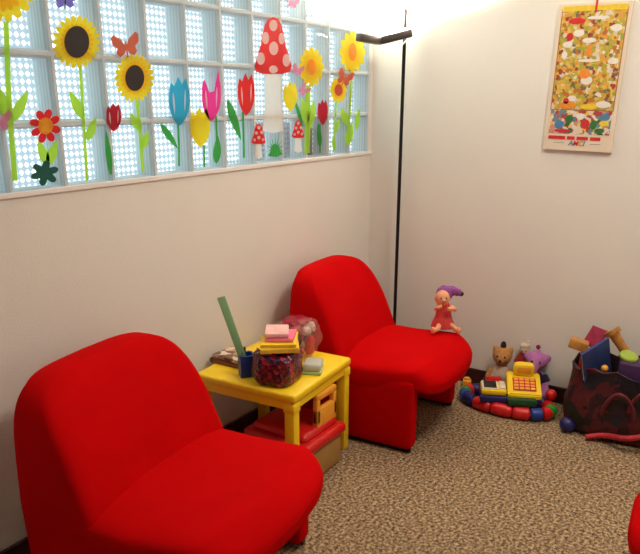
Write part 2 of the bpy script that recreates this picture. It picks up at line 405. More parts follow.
# green ruler leaning in the pot
b0 = Vector((1.842, -.236, TT+.008)); b1 = at(221, 297, 1, -.213)
d = b1-b0; rl = empty('ruler', b0, 0, 'long translucent green ruler standing in the blue pot', 'ruler')
rl.rotation_euler = d.to_track_quat('Z', 'Y').to_euler()
obj('blade', B(-.0145, .0145, -.0012, .0012, 0, d.length, bev=.0005), 'ruler', rl, rot=(0, 0, math.radians(52)))
bm = bmesh.new()
for k in range(28): box(bm, -.0144, -.0144+(.008 if k % 5 == 0 else .004), -.0015, -.0012, .01+k*.0105, .0106+k*.0105)
obj('marking', bm, 'black_plastic', rl, rot=(0, 0, math.radians(52)), smooth=False)
sc = empty('scissors', (1.832, -.226, TT+.006), math.radians(20), 'black-handled scissors standing in the blue pot', 'scissors')
obj('blade', B(-.005, .005, -.001, .001, 0, .08), 'chrome', sc, smooth=False)
for s in (-1, 1):
    bm = bmesh.new(); tube(bm, [(s*.009+.008*math.cos(u*PI/8), 0, .092+.012*math.sin(u*PI/8)) for u in range(17)], .0028, 8)
    obj('handle', bm, 'black_plastic', sc)

# patterned bag with note pads on top
def crumple(a, b, c, e1, e2, amp, sc_, off=0, top=None, seed=0):
    def f(q):
        n = noise.noise_vector(Vector((q.x*sc_+seed, q.y*sc_, q.z*sc_)))*amp
        z = q.z
        q = q+n
        if top: q = top(q, z)
        return Vector((q.x, q.y, max(.0012, q.z+c)))
    return superq(a, b, c, e1, e2, 'z', 72, 40, f)
M['bag_print'] = voro_mat('purple_red_dotted_foil', [(.07, .008, .03), (.20, .008, .02), (.03, .010, .06), (.36, .02, .05), (.11, .006, .018)], 75, .25, bump=.9)
sb = empty('gift_bag', (1.868, -.358, TT+.0005), math.radians(15), 'dark red and purple patterned bag, packed full, at the near edge of the table', 'bag')
obj('body', crumple(.086, .078, .061, .5, .32, .010, 22, seed=2), 'bag_print', sb)
bm = bmesh.new()
for k in range(14):
    u = k/13*PI*1.1+1.6; r0 = .064
    q0 = Vector((r0*math.cos(u), r0*.9*math.sin(u), .085)); hgt = .122+.014*math.sin(k*2.3)
    vs = [q0, Vector((r0*math.cos(u+.26), r0*.9*math.sin(u+.26), .085)), Vector((.078*math.cos(u+.2), .074*math.sin(u+.2), hgt)), Vector((.074*math.cos(u), .072*math.sin(u), hgt-.008))]
    off = Vector((math.cos(u), math.sin(u), 0))*.002
    f1 = [bm.verts.new(v) for v in vs]; f2 = [bm.verts.new(v+off) for v in vs]
    bm.faces.new(f1); bm.faces.new(f2[::-1])
    for i in range(4): bm.faces.new((f1[i], f2[i], f2[(i+1) % 4], f1[(i+1) % 4]))
M['crimson_film'] = mat('crimson_film', (.45, .01, .04), .25, var=.3, vscale=40, translucent=.3)
obj('frill', bm, 'crimson_film', sb, smooth=False)
GP = 'note pads heaped on the patterned bag'
def pad(name, loc, rz, sx, sy, h, m, label, tilt, cat='note pad'):
    t = empty(name, loc, 0, label, cat, GP, rot=(tilt[0], tilt[1], rz))
    obj('sheet_block', B(-sx/2, sx/2, -sy/2, sy/2, 0, h, bev=.0015), m, t, smooth=False)
    obj('top_sheet', B(-sx/2+.001, sx/2-.001, -sy/2+.001, sy/2-.001, h, h+.0012), m if m != 'yellow_paper' else 'yellow_plastic', t, smooth=False)
    return t
pad('note_pad', (1.880, -.358, TT+.129), math.radians(38), .165, .140, .016, 'yellow_paper', 'thick yellow note pad, lowest of the pile on the patterned bag', (math.radians(-1), math.radians(1)))
pad('note_pad', (1.886, -.356, TT+.1475), math.radians(33), .155, .128, .010, 'yellow_paper', 'thin yellow note pad between the thick yellow one and the pink one', (math.radians(-1), math.radians(1)))
pad('note_pad', (1.896, -.356, TT+.1605), math.radians(30), .125, .10, .009, 'pink_paper', 'bright pink note pad under the pale pink one', (math.radians(-1), math.radians(1)))
pad('note_pad', (1.896, -.336, TT+.173), math.radians(36), .125, .085, .012, 'pale_pink', 'pale pink and white note pad on top of the pile', (math.radians(1), math.radians(2)))

# clear bag of sweets behind
M['clear_film'] = mat('clear_film', (.9, .45, .4), .12, alpha=.16, spec=.8)
cb = empty('sweet_bag', (2.105, -.275, TT+.0005), 0, 'clear bag of red and white wrapped sweets standing behind the note pads', 'bag')
obj('film', crumple(.090, .085, .080, .7, .6, .016, 24, seed=9), 'clear_film', cb)
def fr(q):
    n = noise.noise_vector(q*38)*.010; return Vector((q.x+n.x, q.y+n.y, q.z+n.z+.150))
obj('gathered_top', superq(.062, .05, .012, .7, .7, 'z', 48, 20, fr), 'crimson_film', cb)
M['cand_red'] = mat('red_foil', (.60, .012, .015), .25, bump=.5, bscale=90, var=.3, vscale=60)
M['cand_white'] = mat('white_foil', (.75, .62, .55), .25, bump=.5, bscale=90, var=.2, vscale=60)
M['cand_green'] = mat('green_foil', (.02, .07, .03), .25, bump=.5, bscale=90, var=.3, vscale=60)
spots = [(-.035, -.03, .028, 'r'), (.03, -.04, .03, 'r'), (.045, .02, .03, 'w'), (-.03, .035, .03, 'r'), (0, 0, .065, 'g'), (-.045, -.01, .08, 'w'), (.03, -.035, .085, 'g'), (.05, .01, .085, 'r'),
         (.0, -.045, .115, 'w'), (-.02, .02, .115, 'r'), (.035, -.02, .128, 'w'), (-.04, -.025, .128, 'r'), (.052, -.03, .112, 'w'), (.01, -.055, .07, 'r')]
nm = {'r': ('red', 'cand_red'), 'w': ('white', 'cand_white'), 'g': ('dark green', 'cand_green')}
for k, (x, y, z, c) in enumerate(spots):
    bm = bmesh.new(); ell(bm, (0, 0, 0), (.027, .021, .020)); 
    for v in bm.verts: v.co += noise.noise_vector(v.co*60+Vector((k, 0, 0)))*.004
    o = obj('wrapped_sweet', bm, nm[c][1], None, loc=(2.105+x, -.275+y, TT+z+.004), rot=(random.random()*3, random.random()*3, random.random()*3))
    tag(o, f'{nm[c][0]} foil wrapped sweet inside the clear bag on the yellow table', 'sweet', 'wrapped sweets in the clear bag')

# small box with a green lid
gb = empty('snack_box', (2.012, -.418, TT+.0005), math.radians(25), 'small frosted box with a pale green base beside the patterned bag', 'box')
obj('base', B(-.045, .045, -.036, .036, 0, .012, bev=.004), 'pale_green', gb)
obj('lid', B(-.043, .043, -.034, .034, .012, .042, bev=.010, seg=3), 'frosted', gb)

# toy case under the table
tc_ = empty('toy_case', (1.972, -.365, 0), 0, 'toy carry case with red lid and yellow handle under the yellow table', 'toy box')
obj('body', B(-.125, .125, -.135, .15, 0, .135, bev=.018, seg=3), 'tan_plastic', tc_)
bm = B(-.138, .138, -.148, .163, .132, .175, bev=.016, seg=3); box(bm, -.115, .115, -.12, .135, .165, .205, bev=.02, seg=3)
obj('lid', bm, 'red_plastic', tc_)
bm = bmesh.new()
hx0, hx1, hz0, hz1, y_ = -.02, .118, .19, .335, -.10
box(bm, hx0, hx1, y_-.012, y_+.012, hz0, hz1-.062, bev=.007); box(bm, hx0, hx0+.024, y_-.012, y_+.012, hz0+.02, hz1-.01, bev=.007)
box(bm, hx1-.024, hx1, y_-.012, y_+.012, hz0+.02, hz1-.01, bev=.007); box(bm, hx0, hx1, y_-.012, y_+.012, hz1-.028, hz1, bev=.007)
obj('handle', bm, 'orange_yellow', tc_)

# ---------------------------------------------------------------- floor lamp in the corner
LX = 3.085
pb = at(394, 322, 0, LX); pt = at(405, 40, 0, LX); ly = (pb.y+pt.y)/2
lamp = empty('floor_lamp', (LX, ly, 0), 0, 'thin black floor lamp with a bent bar head standing in the corner', 'floor lamp')
bm = bmesh.new(); tube(bm, [(0, 0, .02), (0, 0, pt.z+.05)], .0085, 12); obj('pole', bm, 'black_metal', lamp)
bm = bmesh.new(); tube(bm, [(0, 0, pt.z+.045), (0, 0, pt.z+.12)], .009, 10); ell(bm, (0, 0, pt.z+.12), (.009, .009, .014)); obj('finial', bm, 'black_metal', lamp)
bm = bmesh.new(); tube(bm, [(0, 0, 0), (0, 0, .012), (0, 0, .02)], .065, 32, .055); obj('base', bm, 'black_metal', lamp)
zb = pt.z+.005
e1 = at(412, 33, 0, LX-.03); el = at(380, 41, 0, 2.98); e0 = at(358, 37, 0, 2.84)
P = [Vector((v.x-LX, v.y-ly, v.z)) for v in (e0, el, e1)]
def bar_part(name, a, b, m):
    d = b-a; bm = bmesh.new(); box(bm, -.017, .017, -.017, .017, 0, d.length, bev=.006)
    o = obj(name, bm, m, lamp, loc=a); o.rotation_euler = d.to_track_quat('Z', 'X').to_euler(); return o
bar_part('lamp_bar', P[0], P[1], 'dark_metal'); bar_part('lamp_bar', P[1], P[2], 'dark_metal')
bm = bmesh.new(); ell(bm, P[1], .0185); obj('elbow', bm, 'chrome', lamp)
bm = bmesh.new(); tube(bm, [(P[2].x*.3+P[1].x*.7*0, P[2].y*.3, zb-.005), (-.02, 0, zb-.03)], .003, 8); obj('switch', bm, 'chrome', lamp)
M['tube_glow'] = bpy.data.materials.new('lit_halogen_tube'); M['tube_glow'].use_nodes = True
_b = M['tube_glow'].node_tree.nodes['Principled BSDF']; _b.inputs['Emission Color'].default_value = (1, .9, .75, 1); _b.inputs['Emission Strength'].default_value = 60
bm = bmesh.new(); tube(bm, [P[1].lerp(P[2], .15)+Vector((0, 0, .024)), P[1].lerp(P[2], .85)+Vector((0, 0, .024))], .004, 8); obj('halogen_tube', bm, 'tube_glow', lamp)
# the lamp's own upward beam
hl = bpy.data.lights.new('halogen_beam', 'SPOT'); hl.energy = 75; hl.color = (1, .88, .74); hl.spot_size = math.radians(165); hl.spot_blend = .25; hl.shadow_soft_size = .03
ho = bpy.data.objects.new('halogen_beam', hl); C.objects.link(ho); ho.parent = lamp; ho.location = P[0].lerp(P[1], .8)+Vector((0, 0, .05)); ho.rotation_euler = (math.radians(180), 0, 0)

# ---------------------------------------------------------------- advertising calendar on the back wall
cy = (-.888-1.162)/2 - .003; cz = (.377-.203)/2+1.385
cal = empty('wall_calendar', (X1-.001, cy, cz), 0, 'tall cartoon-printed wall calendar with cream border hanging on the right wall', 'calendar', rot=(math.radians(1.2), 0, 0))
cw, chh = .288, .582
obj('board', B(-.014, 0, -cw/2, cw/2, -chh/2, chh/2), mat('cream_board', (.80, .70, .55), .55, var=.03), cal, smooth=False)
M['crowd_print'] = voro_mat('busy_cartoon_print', [(.68, .45, .05), (.40, .38, .05), (.74, .52, .10), (.55, .16, .03), (.74, .62, .48), (.50, .42, .05), (.35, .05, .03), (.75, .36, .06), (.18, .15, .09), (.78, .70, .58)], 75, .5,
                     stops=[0, .14, .26, .38, .48, .56, .68, .74, .84, .93], detail_noise=.02)
M['page_red'] = mat('print_red', (.68, .03, .03), .5, var=.1, vscale=60)
M['page_white'] = mat('print_white', (.84, .80, .72), .5, var=.05, vscale=60)
M['page_yellow'] = mat('print_yellow', (.85, .62, .04), .5, var=.1, vscale=60)
M['page_blue'] = mat('print_blue', (.08, .25, .45), .5, var=.1, vscale=60)
M['page_green'] = mat('print_green', (.04, .20, .05), .5, var=.1, vscale=60)
M['page_orange'] = mat('print_orange', (.85, .28, .03), .5, var=.1, vscale=60)
iw = .252
obj('frame_line', B(-.0148, -.014, -iw/2-.004, iw/2+.004, -.126, .272), mat('print_brown', (.45, .16, .05), .5, var=.1), cal, smooth=False)
obj('picture', B(-.0155, -.0148, -iw/2, iw/2, -.122, .262), 'crowd_print', cal, smooth=False)
obj('yellow_heading', B(-.0158, -.0148, -iw/2-.002, iw/2+.002, .262, .282), 'page_yellow', cal, smooth=False)
obj('lower_picture', B(-.0152, -.014, -iw/2, iw/2, -.222, -.126), voro_mat('bright_cartoon_print', [(.80, .72, .60), (.45, .06, .06), (.80, .58, .12), (.78, .68, .56), (.16, .26, .32), (.06, .16, .07), (.65, .28, .20), (.80, .72, .6)], 62, .5, detail_noise=.02), cal, smooth=False)
def disc(y, z, ry, rz_, x=-.0158, n=20):
    bm = bmesh.new(); vs = [bm.verts.new((x, y+ry*math.cos(2*PI*i/n), z+rz_*math.sin(2*PI*i/n))) for i in range(n)]
    f = bm.faces.new(vs); r = bmesh.ops.extrude_face_region(bm, geom=[f]); bmesh.ops.translate(bm, vec=(-.0005, 0, 0), verts=[v for v in r['geom'] if isinstance(v, bmesh.types.BMVert)])
    return bm
# (y is to the viewer's left when positive)
for (y, z, a_, b_) in ((-.02, .235, .045, .007), (.005, .150, .028, .010), (0, .072, .042, .006), (.05, .178, .022, .014), (-.095, .195, .022, .014), (-.005, -.005, .024, .017), (-.10, .070, .022, .012), (.098, .095, .012, .014), (.08, .225, .02, .01), (-.085, -.10, .03, .014), (.045, -.078, .018, .012), (.09, .135, .02, .012)):
    obj('white_banner', disc(y, z, a_, b_), 'page_white', cal, smooth=False)
for (y, z, a_, b_, m_) in ((.065, .225, .034, .012, 'page_red'), (.005, .02, .022, .018, 'page_orange'), (.06, -.105, .038, .014, 'page_orange'), (.068, -.088, .012, .012, 'page_red'), (.0, .105, .010, .020, 'page_orange'), (-.03, -.11, .035, .012, 'page_yellow'), (.085, .165, .014, .016, 'page_red'),
                          (.045, -.162, .016, .018, 'page_green'), (-.058, -.182, .014, .02, 'page_green'), (.085, -.185, .02, .018, 'page_blue'), (-.10, -.15, .02, .014, 'page_blue'), (-.025, -.18, .016, .02, 'page_red'), (-.10, -.175, .02, .012, 'page_yellow'), (.07, -.210, .035, .008, 'page_red'), (0.0, -.150, .016, .014, 'page_white'), (-.085, -.205, .02, .01, 'page_green')):
    obj('printed_spot', disc(y, z, a_, b_, -.0162), m_, cal, smooth=False)
for (a_, b_) in ((.124, .052), (.044, .012), (.004, -.043), (-.052, -.094)):
    obj('red_strip', B(-.0155, -.014, min(a_, b_), max(a_, b_), -.246, -.232), 'page_red', cal, smooth=False)
obj('ribbon', B(-.017, -.0145, -.004-.006, .004-.006, .255, .345), 'page_red', cal, smooth=False)
for a_ in (.055, -.098): obj('small_print', B(-.0145, -.014, a_, a_+.045, -.2615, -.260), 'dark_metal', cal, smooth=False)
for k, (chx, m_) in enumerate((('A', 'page_blue'), ('M', 'page_red'), ('C', 'page_orange'), ('I', 'page_blue'))):
    cu = bpy.data.curves.new('tmp', 'FONT'); cu.body = chx; cu.size = .028; cu.extrude = .0005; cu.shear = .25; cu.offset = .0008
    to = bpy.data.objects.new('tmp', cu); C.objects.link(to)
    me = bpy.data.meshes.new_from_object(to.evaluated_get(bpy.context.evaluated_depsgraph_get())); bpy.data.objects.remove(to)
    me.materials.append(M[m_]); o = bpy.data.objects.new('logo_letter', me); C.objects.link(o); o.parent = cal
    o.rotation_euler = (PI/2, 0, -PI/2); o.location = (-.0148, .036-(0, .018, .040, .060)[k], -.270)

# ---------------------------------------------------------------- stickers on the glass
def smat(name, col, tl=.5): return mat('sticker_'+name, col, .35, var=.06, vscale=40, translucent=tl)
K = dict(yel=smat('yellow', (1, .72, .02), .6), yel2=smat('golden', (1, .60, .01), .6), blk=smat('dark_brown', (.012, .003, .006), .05), lime=smat('lime', (.48, .80, .06)),
         grn=smat('green', (.05, .38, .06)), dgrn=smat('bottle_green', (.004, .09, .06), .2), red=smat('red', (.85, .02, .02)), dred=smat('crimson', (.55, .008, .03)),
         org=smat('orange', (.95, .38, .02)), blu=smat('blue', (.03, .42, .62)), pnk=smat('pink', (.95, .04, .30)), wht=smat('white', (.92, .85, .82)), bei=smat('beige', (.95, .86, .76), .6),
         pur=smat('purple', (.22, .16, .55)), rose=smat('rose', (.80, .28, .45)), rbr=smat('red_brown', (.70, .13, .06)))
def wl(px, py, lay):
    p = at(px, py, 1, -.0005); return Vector((p.x, -.0005-lay*.0009, p.z))
def poly(pts, lay=0):
    bm = bmesh.new()
    A = [wl(x, y, lay) for x, y in pts]
    vs = [bm.verts.new(v) for v in A]
    for t in tessellate_polygon([[Vector((v.x, v.z, 0)) for v in A]]):
        bm.faces.new([vs[i] for i in t])
    return bm
def petals(cx, cy, rx, ry, n, depth=.3, sharp=1, rot=0, jit=0):
    out = []
    for i in range(n*8):
        u = 2*PI*i/(n*8); k = abs(math.cos(n*(u+rot)/2))**sharp
        r = 1-depth+depth*k + jit*math.sin(i*7.3)
        out.append((cx+rx*r*math.cos(u), cy+ry*r*math.sin(u)))
    return out
def oval(cx, cy, rx, ry, tilt=0, n=24):
    return [(cx+rx*math.cos(2*PI*i/n)*math.cos(tilt)-ry*math.sin(2*PI*i/n)*math.sin(tilt), cy+rx*math.cos(2*PI*i/n)*math.sin(tilt)+ry*math.sin(2*PI*i/n)*math.cos(tilt)) for i in range(n)]
def leaf(x0, y0, x1, y1, w_):
    dx, dy = x1-x0, y1-y0; L_ = math.hypot(dx, dy); nx, ny = -dy/L_, dx/L_; a = []; b = []
    for i in range(13):
        t = i/12; k = w_*math.sin(PI*t**.8)**.9 if 0 < t < 1 else 0
        a.append((x0+dx*t+nx*k, y0+dy*t+ny*k)); b.append((x0+dx*t-nx*k, y0+dy*t-ny*k))
    return a+b[-2:0:-1]
def stem(pts, w_):
    a = []; b = []
    for i, (x, y) in enumerate(pts): a.append((x-w_, y)); b.append((x+w_, y))
    return a+b[::-1]
def sticker(name, x, y, label, cat, parts, group=None):
    o0 = wl(x, y, 0); t = empty(name, o0, 0, label, cat, group)
    for nm_, pts, k, lay in parts:
        bm = poly(pts, lay)
        bmesh.ops.translate(bm, vec=-o0, verts=bm.verts)
        obj(nm_, bm, K[k], t, smooth=False)
    return t
GR = 'flower stickers on the glass blocks'
def sunflower(x, y, rx, ry, cx_, cy_, stem_pts, leaves, label, c='blk', n=22, sw=1.6, pc=('yel2', 'yel'), lc='lime'):
    parts = [('stem', stem(stem_pts, sw), lc, 0)] if stem_pts else []
    parts += [('leaf', leaf(*l), lc, 1) for l in leaves]
    parts += [('petals', petals(x, y, rx, ry, n, .2, .7), pc[1], 2), ('inner_petals', petals(x, y, rx*.70, ry*.70, n, .25, .7, rot=PI/n), pc[0], 3), ('flower_centre', oval(x, y, cx_, cy_), c, 4)]
    return sticker('sunflower_sticker', x, y, label, 'sticker', parts, GR)
sunflower(3, -14, 33, 37, 12, 14, [(6, 22), (8, 80), (11, 130), (15, 181)], [(12, 122, 28, 90, 5.5), (10, 122, -3, 85, 6)], 'largest sunflower sticker, cut off by the top left corner of the photo', n=18, sw=2.8)
sunflower(76, 42, 24, 27, 12.5, 16, [(80, 66), (83, 110), (87, 181)], [(84, 120, 69, 90, 5), (87, 141, 96, 117, 4.5)], 'tall sunflower sticker with black centre at the left, right of the corner one')
sunflower(134, 78, 20, 24.5, 9.5, 13, [(137, 100), (140, 130), (143, 172)], [(141, 131, 130, 113, 4.5), (142, 149, 148, 131, 3.8)], 'sunflower sticker with black centre under the orange butterfly')
sunflower(311, 67, 12.5, 20, 4.5, 8, [(308, 86), (308, 120), (307, 153)], [(307, 125, 302, 98, 4), (309, 130, 314, 100, 3.5)], 'bright sunflower sticker with orange centre right of the big toadstool', 'org', 12, 2.6, ('yel', 'yel'))
sunflower(338, 90, 8.5, 13, 4, 6, [(336, 102), (335, 125), (334, 151)], [(335, 150, 332, 138, 2), (336, 132, 339, 118, 2)], 'small sunflower sticker with red-brown centre low at the right end', 'rbr', 12, .9)
sunflower(352, 52, 13, 21, 4, 9, [(352, 72), (350, 110), (348, 135)], [(348, 126, 341, 108, 4), (347, 146, 352, 122, 4), (356, 130, 359, 108, 2.5)], 'sunflower sticker with orange centre just left of the lamp head', 'org', 12, 1.0, ('yel', 'yel'))
def tulip(x, y, w_, h_, k, stem_pts, leaves, label, sk='grn', shine=True, tips=3, sw=1.0):
    pts = []
    for i in range(25):                          # cup below, pointed tips above
        u = PI*i/24; pts.append((x+w_*math.cos(u)*(1-.35*math.sin(u)**3), y+h_*.5*math.sin(u)**1.1))
    tp = {3: [(-1.0, -.18), (-.82, -.38), (-.5, -.30), (-.12, -.5), (.25, -.34), (.62, -.47), (.95, -.2)], 2: [(-1.0, -.25), (-.75, -.42), (-.2, -.12), (.3, -.15), (.7, -.62), (1.0, -.25)]}[tips]
    pts += [(x+w_*a_, y+h_*b_) for a_, b_ in tp]
    parts = []
    if stem_pts: parts.append(('stem', stem(stem_pts, sw), sk, 0))
    parts += [('leaf', leaf(*l), sk, 1) for l in leaves]
    parts.append(('petals', pts, k, 2))
    if shine: parts.append(('highlight', leaf(x-w_*.62, y-h_*.18, x-w_*.45, y+h_*.28, w_*.10), 'wht', 3)); parts.append(('highlight', leaf(x+w_*.55, y-h_*.25, x+w_*.5, y+h_*.22, w_*.08), 'wht', 3))
    return sticker('tulip_sticker', x, y, label, 'sticker', parts, GR)
tulip(113.5, 117, 7.5, 29, 'dred', None, [(111, 176, 105.5, 129, 3)], 'dark red tulip sticker left of the second black-centred sunflower')
tulip(179, 101, 10.5, 49, 'blu', [(178, 122), (179, 145), (179, 166)], [(160, 123, 178, 149, 3.4)], 'blue tulip sticker with one green leaf')
tulip(200, 127, 10, 40, 'yel', [(204, 145), (204.5, 167)], [], 'yellow tulip sticker low between the blue and the pink tulip', shine=False)
tulip(211, 98, 9.5, 46, 'pnk', [(216, 116), (217, 140)], [(216, 164, 218, 136, 4)], 'bright pink tulip sticker with long split petals', tips=2)
tulip(246, 94, 8.5, 42, 'red', [(243, 112), (244, 158)], [(227, 99, 241, 141, 4)], 'scarlet tulip sticker left of the big toadstool')
tulip(290, 96, 7, 30, 'yel', None, [(295, 101, 303, 128, 1.8)], 'small yellow tulip sticker beside the big toadstool stem', shine=False)
tulip(322.5, 112, 5, 26, 'dred', [(320, 124), (320, 153)], [(320, 148, 318, 122, 2.4)], 'small dark red tulip sticker right of the bright sunflower', shine=False, sw=.7)
# red daisy and clover
parts = [('leaf', leaf(48, 166, 38, 140, 5), 'lime', 0), ('leaf', leaf(48, 166, 57, 140, 5), 'lime', 0)]
for i in range(8):
    u = 2*PI*(i+.35)/8; parts.append(('petal', oval(45+10.5*math.cos(u), 126+12*math.sin(u), 5.4, 3.8, u), 'red', 1+(i % 2)))
parts.append(('flower_centre', oval(45, 126, 7.6, 8.4), 'org', 3))
sticker('daisy_sticker', 45, 126, 'red daisy sticker with orange centre between the two leftmost sunflowers', 'sticker', parts, GR)
sticker('clover_sticker', 44, 173, 'dark green clover-shaped sticker just above the ledge at the left', 'sticker', [('leaves', petals(44, 173, 14.5, 13, 6, .58, .8, rot=.35), 'dgrn', 3)])
# toadstools
def toad(x, y0, y1, y2, w_, sw_, label, spots_, grp):
    h_ = y1-y0; cap = []
    prof = [(0, 0), (.25, .03), (.45, .14), (.58, .3), (.66, .48), (.85, .68), (1, .86), (.92, .96), (.5, 1.0)]
    cap = [(x-w_*a_, y0+h_*b_) for a_, b_ in prof[::-1]] + [(x+w_*a_, y0+h_*b_) for a_, b_ in prof[1:]]
    st = [(x-sw_*.8, y1-2), (x+sw_*.8, y1-2), (x+sw_*.85, (y1+y2)/2), (x+sw_*1.1, y2-2), (x, y2), (x-sw_*1.1, y2-2), (x-sw_*.85, (y1+y2)/2)]
    parts = [('stalk', st, 'bei', 0), ('cap', cap, 'red', 1)]
    parts += [('spot', oval(x+w_*a_, y0+h_*b_, w_*c_, h_*d_, 0, 16), 'wht', 2) for a_, b_, c_, d_ in spots_]
    return sticker('toadstool_sticker', x, (y0+y1)/2, label, 'sticker', parts, grp)
GTS = 'toadstool stickers on the glass blocks'
toad(273, 17, 74, 133, 18.5, 9.5, 'big red toadstool sticker with white spots and tall pale stalk', [(0, .15, .22, .10), (-.42, .37, .19, .11), (.45, .38, .17, .10), (.02, .55, .25, .12), (-.68, .73, .22, .11), (.7, .76, .2, .11), (.0, .92, .24, .07)], GTS)
sp_ = [(0, .18, .22, .1), (-.35, .45, .2, .09), (.4, .42, .2, .09), (0, .68, .22, .09), (-.6, .8, .18, .08), (.6, .78, .18, .08)]
toad(258.5, 124, 144, 159, 7, 3.6, 'small red toadstool sticker left of the green bush', sp_, GTS)
toad(298, 120, 138, 153, 6.2, 3.8, 'small red toadstool sticker right of the green bush, in front of the dark box', sp_, GTS)
pts = []
for i in range(9):
    u = PI*(.95+i*1.1/8); pts += [(275+4.5*math.cos(u-.1), 149+5*math.sin(u-.1)), (275+(9.5+i % 2)*math.cos(u), 150+(16+3*(i % 2))*math.sin(u)), (275+4.5*math.cos(u+.1), 149+5*math.sin(u+.1))]
pts += [(283, 154), (276, 157), (268, 156)]
sticker('bush_sticker', 275, 145, 'spiky green bush sticker between the two small toadstools', 'sticker', [('leaves', pts, 'grn', 1)])
# butterflies
def fly(x, y, w_, h_, k, label, k2='blk', tilt=0):
    def R_(p): a_, b_ = p; c_, s_ = math.cos(tilt), math.sin(tilt); return (x+a_*w_*c_-b_*h_*s_, y+a_*w_*s_+b_*h_*c_)
    wing = [(0, .1), (.25, -.5), (.8, -1), (1, -.75), (.95, -.2), (.65, .1), (.75, .5), (.5, .8), (.15, .6)]
    parts = [('wing', [R_(p) for p in wing], k, 5), ('wing', [R_((-a_, b_)) for a_, b_ in wing][::-1], k, 5), ('body', [R_(p) for p in ((-.07, -.35), (.07, -.35), (.06, .9), (-.06, .9))], k2, 6)]
    return sticker('butterfly_sticker', x, y, label, 'sticker', parts, 'butterfly stickers on the glass blocks')
fly(125, 46, 14, 13, 'rbr', 'orange butterfly sticker above the second black-centred sunflower', 'rbr', -.15)
fly(64, 1, 12, 9, 'pur', 'purple butterfly sticker at the top edge above the tall sunflower')
fly(0, 121, 10, 12, 'rose', 'pink butterfly sticker cut by the left edge of the photo', 'rose')
fly(297, 70, 6, 6, 'rose', 'pale pink butterfly sticker touching the big toadstool cap', 'rose', .3)
fly(303, 90, 5, 7, 'rose', 'pink butterfly sticker under the bright sunflower', 'rose', .8)
fly(344, 78, 8, 9, 'rbr', 'brown and orange butterfly sticker between the two rightmost sunflowers', 'rbr', .4)
fly(292, 3, 6, 6, 'rose', 'pink butterfly sticker at the top edge above the big toadstool', 'rose', .3)

# ---------------------------------------------------------------- doll on the corner chair
dl = empty('doll', (2.805, -.60, .390), 0, 'doll with pink dress and purple cap sitting on the corner chair edge', 'doll')
dl.scale = (1.15,)*3; dl.rotation_euler = (0, 0, math.radians(-50))     # faces the camera side
# body skin: built facing -y
bm = bmesh.new()
ell(bm, (-.012, -.012, .128), (.029, .027, .033)); ell(bm, (0, 0, .06), (.026, .022, .04)); ell(bm, (-.002, -.002, .098), (.014, .013, .014))
tube(bm, [(-.018, -.004, .088), (-.040, -.020, .086), (-.036, -.045, .100), (-.022, -.048, .106)], .0095, 10, .007); tube(bm, [(.022, -.004, .092), (.040, -.02, .082), (.026, -.042, .092), (.0, -.048, .094)], .0105, 10, .008)
tube(bm, [(-.016, -.008, .025), (-.035, -.050, .014), (-.058, -.066, .011)], .012, 12, .009); tube(bm, [(.016, -.008, .025), (.034, -.05, .014), (.038, -.078, .011)], .012, 12, .009)
ell(bm, (-.060, -.070, .016), (.010, .011, .015)); ell(bm, (.039, -.084, .016), (.010, .011, .015))
ell(bm, (-.014, -.040, .126), (.006, .006, .005)); ell(bm, (-.038, -.008, .128), (.006, .004, .009)); ell(bm, (.016, -.010, .126), (.006, .004, .009))
body = fuse(obj('body', bm, 'doll_skin', dl), .003)
bm = bmesh.new(); rr_ = [(.0, .026), (.02, .031), (.045, .030), (.07, .026), (.092, .020), (.098, .016)]
for i, (z, r) in enumerate(rr_): pass
rings = [[bm.verts.new(((r+.003)*math.cos(u*PI/16)*(1+.06*math.sin(u*2)), (r-.001)*math.sin(u*PI/16), z+.006)) for u in range(32)] for z, r in [(0, .046), (.02, .040)]+rr_[2:]]
for i in range(len(rings)-1):
    for j in range(32): bm.faces.new((rings[i][j], rings[i][(j+1) % 32], rings[i+1][(j+1) % 32], rings[i+1][j]))
bm.faces.new(rings[0][::-1]); bm.faces.new(rings[-1])
obj('dress', bm, 'doll_dress', dl)
bm = bmesh.new()
ell(bm, (.002, .010, .140), (.033, .030, .034)); ell(bm, (.030, .012, .150), (.030, .022, .020)); ell(bm, (.056, .014, .143), (.018, .016, .015))
obj('cap', bm, 'doll_purple', dl); fuse(dl.children[-1], .003)
bm = bmesh.new(); ell(bm, (.072, .014, .136), .010); obj('cap_tip', bm, 'plush_dark', dl)
for s in (-1, 1):
    bm = bmesh.new(); ell(bm, (-.014+s*.010, -.036, .134), (.003, .003, .004)); obj('eye', bm, 'eye', dl)
bm = bmesh.new(); tube(bm, [(-.020, -.037, .117), (-.014, -.039, .115), (-.008, -.037, .117)], .0015, 6); obj('mouth', bm, 'plush_red', dl)

